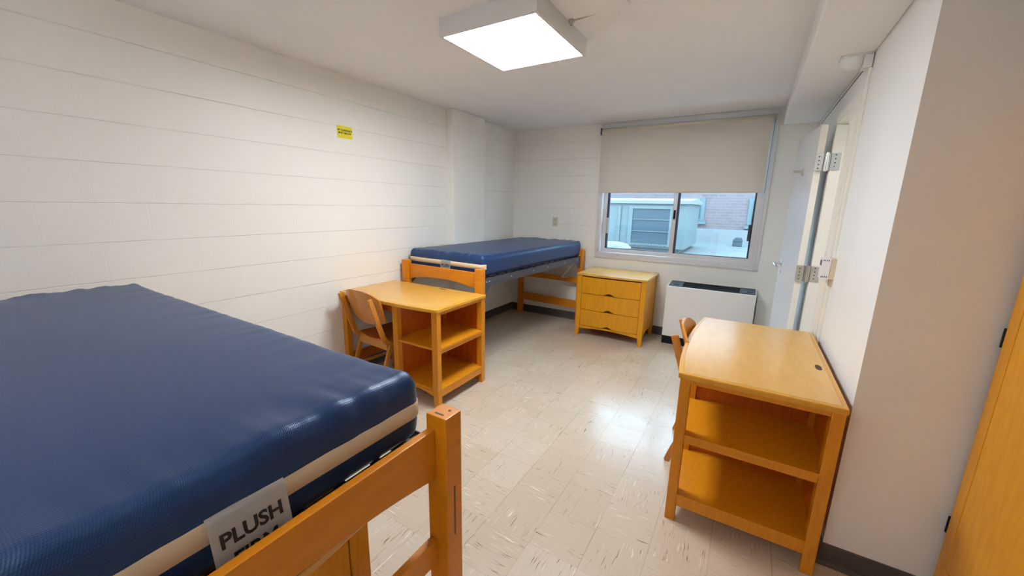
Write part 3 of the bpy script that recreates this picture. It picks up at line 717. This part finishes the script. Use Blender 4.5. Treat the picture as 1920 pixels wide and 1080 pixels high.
# ------------------------------------------------------------------ chairs (origin between the feet; sitter faces +y)
def make_chair():
    b = thing('desk_chair', '', 'chair')
    cw = .40
    def pts_upright(x):
        P0 = [(-.245, .805), (-.195, .64), (-.150, .50), (-.128, .445), (-.10, .418), (-.055, .405), (.05, .405), (.20, .412)]
        return [(x, y, z) for y, z in P0]
    def smooth(ps, k=5):
        out = []; ps = [Vector(p) for p in ps]
        for i in range(len(ps) - 1):
            p0, p1, p2, p3 = ps[max(i - 1, 0)], ps[i], ps[i + 1], ps[min(i + 2, len(ps) - 1)]
            for j in range(k):
                t_ = j / k; out.append(.5 * ((2 * p1) + (-p0 + p2) * t_ + (2 * p0 - 5 * p1 + 4 * p2 - p3) * t_ ** 2 + (-p0 + 3 * p1 - 3 * p2 + p3) * t_ ** 3))
        out.append(ps[-1]); return out
    for s in (-1, 1):
        x = s * (cw / 2 - .012)
        bm = B(); sweep(bm, smooth(pts_upright(x)), .021, .040, (1, 0, 0), bev=.004); u = build('side_frame', bm, M['ply'], b)
        bm = B()
        for t_, (y, z) in enumerate(((-.232, .755), (-.209, .68), (-.186, .605))): lathe(bm, [(.0045, -.021), (.003, -.0225)], (x, y, z), 'y', 8)
        build('screw', bm, M['plydk'], u)
        bm = B(); sweep(bm, smooth([(x, -.075, .395), (x, -.13, .24), (x, -.185, .10), (x, -.215, 0)], 4), .024, .034, (1, 0, 0), bev=.004); build('leg', bm, M['ply'], b)
        bm = B(); sweep(bm, smooth([(x, .17, .395), (x, .20, .24), (x, .225, .10), (x, .235, 0)], 4), .024, .034, (1, 0, 0), bev=.004); build('leg', bm, M['ply'], b)
        bm = B(); sweep(bm, [(x, -.16, .16), (x, .21, .16)], .018, .024, (1, 0, 0), bev=.002); build('side_stretcher', bm, M['ply'], b)
    # curved plywood back
    nx, nz = 18, 12; bm = B(); gF, gB = [], []
    hw = .215
    for i in range(nx + 1):
        u = 2 * i / nx - 1; rowF, rowB = [], []
        for k in range(nz + 1):
            v = k / nz
            zt = .848 - .06 * abs(u) ** 3.2; zb = .555 + .045 * abs(u) ** 2.0
            z = zb + (zt - zb) * v
            y = -.238 + (.80 - z) * .30 + .028 - .042 * (u ** 2) * 0 - .030 * (1 - u ** 2) + .024
            x = u * hw * (1 - .05 * (1 - v))
            rowF.append(bm.verts.new((x, y, z))); rowB.append(bm.verts.new((x, y + .014, z)))
        gF.append(rowF); gB.append(rowB)
    for i in range(nx):
        for k in range(nz):
            bm.faces.new((gF[i][k], gF[i + 1][k], gF[i + 1][k + 1], gF[i][k + 1])); bm.faces.new((gB[i][k], gB[i][k + 1], gB[i + 1][k + 1], gB[i + 1][k]))
        for k in (0, nz): bm.faces.new((gF[i][k], gB[i][k], gB[i + 1][k], gF[i + 1][k]) if k else (gF[i][k], gF[i + 1][k], gB[i + 1][k], gB[i][k]))
    for k in range(nz):
        for i in (0, nx): bm.faces.new((gF[i][k], gF[i][k + 1], gB[i][k + 1], gB[i][k]))
    bmesh.ops.recalc_face_normals(bm, faces=bm.faces); build('backrest', bm, M['ply'], b, smooth=True, auto=True)
    # dished seat
    nx, ny = 14, 14; bm = B(); T, Q = [], []
    for i in range(nx + 1):
        u = 2 * i / nx - 1; a_, b_ = [], []
        for k in range(ny + 1):
            v = k / ny; y = -.10 + .39 * v; z = .432 + .018 * u * u - .014 * math.sin(math.pi * v) - (.03 * max(0, v - .8) / .2) ** 1.0 * .6
            w = .195 * (1 - .10 * abs(2 * v - 1) ** 4)
            a_.append(bm.verts.new((u * w, y - .02 * (1 - u * u) * (1 - v), z))); b_.append(bm.verts.new((u * w, y - .02 * (1 - u * u) * (1 - v), z - .012)))
        T.append(a_); Q.append(b_)
    for i in range(nx):
        for k in range(ny):
            bm.faces.new((T[i][k], T[i + 1][k], T[i + 1][k + 1], T[i][k + 1])); bm.faces.new((Q[i][k], Q[i][k + 1], Q[i + 1][k + 1], Q[i + 1][k]))
        for k in (0, ny): bm.faces.new((T[i][k], T[i + 1][k], Q[i + 1][k], Q[i][k]))
    for k in range(ny):
        for i in (0, nx): bm.faces.new((T[i][k], T[i][k + 1], Q[i][k + 1], Q[i][k]))
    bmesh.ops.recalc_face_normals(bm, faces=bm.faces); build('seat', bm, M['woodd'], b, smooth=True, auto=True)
    n = 10; lo = [(-.176 + .352 * i / n, .352 + .0 * i) for i in range(n + 1)]
    hi = [(.176 - .352 * i / n, .430 - .016 * math.sin(math.pi * i / n)) for i in range(n + 1)]
    bm = B(); prism(bm, lo + hi, 'y', -.105, -.085, bev=.002); build('seat_rail', bm, M['ply'], b)
    bm = B(); prism(bm, lo + [(x, .41) for x, z in hi], 'y', .17, .188, bev=.002); build('seat_rail', bm, M['ply'], b)
    return b
ch = make_chair(); ch2 = copy_tree(ch)
place(ch, (.352, 2.070, 0), R(-4), 'bent plywood chair tucked under the left desk', 'desk chairs')
place(ch2, (2.790, 2.452, 0), R(-90 + 2), 'bent plywood chair tucked behind the right desk, only its back showing', 'desk chairs')

ch.scale = ch2.scale = (1, 1, .972)

# ------------------------------------------------------------------ wardrobe at the right edge
wd = thing('wardrobe', 'tall honey wood wardrobe with black hinges at the right edge', 'wardrobe', (3.59, 1.862, 0))
bm = B(); box(bm, .02, .60, -.022, 0, .10, 1.85); box(bm, .02, .60, -.95, -.928, .10, 1.85); box(bm, .02, .60, -.928, -.022, 1.82, 1.85); box(bm, .58, .60, -.928, -.022, .10, 1.85); box(bm, .02, .60, -.928, -.022, .20, .22)
build('carcase', bm, M['wood'], wd)
bm = B(); box(bm, 0, .02, -.055, 0, 0, 1.85, bev=.002); box(bm, 0, .02, -.95, -.895, 0, 1.85, bev=.002); box(bm, 0, .02, -.895, -.055, 1.80, 1.85, bev=.002)
n = 14; lo = [(-.895 + .84 * i / n, .13 + .04 * math.sin(math.pi * i / n)) for i in range(n + 1)]
prism(bm, [(-.895, .228), *lo, (-.055, .228)], 'x', 0, .02, bev=.002)
build('face_frame', bm, M['wood'], wd)
bm = B(); box(bm, .001, .6, -.90, -.05, .0, .0) if False else None
bm.free()
for y0, y1, hs in ((-.4725, -.058, 1), (-.892, -.4775, -1)):
    dr_ = one('wardrobe_door', M['wood'], wd, .0005, .021, y0, y1, .232, 1.797, bev=.002)
    yk = y1 - .05 if hs < 0 else y0 + .03
    bm = B(); lathe(bm, [(.007, 0), (.007, -.012), (.014, -.02), (.013, -.027), (.004, -.03)], (.0005, -.4475 if hs > 0 else -.5025, 1.02), 'x', 16); build('knob', bm, M['satin'], dr_, smooth=True, auto=True)
for z in (1.085, .368, 1.66):
    bm = B(); tube(bm, [(.004, .007, z - .032), (.004, .007, z + .032)], .0065, 12); box(bm, .004, .018, .0, .006, z - .03, z + .03); build('hinge', bm, M['black'], wd, smooth=True, auto=True)

# ------------------------------------------------------------------ outside: neighbouring roof
struct(one('roof_outside', M['roof'], None, -8, 12, YW + .5, 12.1, .45, .62))
bb = thing('brick_building', 'pale pink brick building seen through the window', 'building', (0, 12, 0))
one('wall', M['brick'], bb, -9, 14, 0, .3, .0, 3.7)
for x0, x1, z0, z1 in ((-2.2, -.32, .98, 1.77), (.95, 1.71, 1.16, 1.775), (2.74, 3.9, 1.08, 1.77)):
    f_ = one('window', M['bwinf'], bb, x0, x1, -.03, .05, z0, z1)
    one('pane', M['bwin'], f_, x0 + .10, x1 - .10, -.05, -.01, z0 + .06, z1 - .06)
    one('sill', M['bwinf'], bb, x0 - .05, x1 + .06, -.09, .02, z0 - .09, z0 - .01)
pp = one('roof_parapet', M['parapet'], None, -9, 14, 0, .12, 0, .33, loc=(0, 11.86, .62)); tag(pp, 'white parapet strip along the foot of the brick building', 'parapet')
un = thing('rooftop_air_conditioner', 'large pale teal air conditioner with grey grilles on the roof outside', 'air conditioner', (0, 8, .62))
bm = B(); box(bm, -1.6, 1.80, .0, 1.9, .08, .94, bev=.01); box(bm, -1.55, 1.7, .1, 1.8, 0, .08)
build('cabinet', bm, M['unit'], un)
bm = B(); prism(bm, [(-.06, .94), (-.06, 1.0), (.9, 1.06), (1.96, 1.0), (1.96, .94)], 'x', -1.66, 1.86); build('lid', bm, M['parapet'], un)
bm = B(); box(bm, .50, .56, -.03, 0, .12, .90, bev=.004); box(bm, .72, .80, -.03, 0, .12, .90, bev=.004); box(bm, 1.50, 1.58, -.03, 0, .12, .90, bev=.004); box(bm, .8, 1.5, -.03, 0, .84, .9); box(bm, .8, 1.5, -.03, 0, .12, .165)
for z in (.405, .635): box(bm, .8, 1.5, -.03, 0, z - .008, z + .008)
build('corner_post', bm, M['unit'], un)
for z0, z1 in ((.17, .395), (.415, .625), (.645, .84)):
    gr = one('coil_grille', M['louver'], un, .8, 1.5, -.012, .0, z0, z1)
bm = B()
for i in range(11): box(bm, .83 + i * .062, .845 + i * .062, -.036, -.03, .125, .15)
build('drain_slot', bm, M['louver'], un)
bm = B(); lathe(bm, [(.20, 0), (.20, .20), (.27, .22), (.27, .25), (.22, .30), (.12, .325), (.02, .332)], (0, 0, 0), 'z', 28)
tag(build('roof_vent_cap', bm, M['parapet'], smooth=True, auto=True, loc=(1.03, 6.05, .62)), 'white rounded vent cap on the roof below the air conditioner', 'vent cap')
bm = B(); box(bm, 0, .20, 0, .25, 0, .12, bev=.02); prism(bm, [(-.01, .12), (.05, .20), (.17, .20), (.21, .12)], 'y', -.01, .26)
tag(build('roof_drain_box', bm, M['louver'], loc=(2.52, 10.6, .62)), 'small grey vent box on the roof at the right of the view', 'vent box')
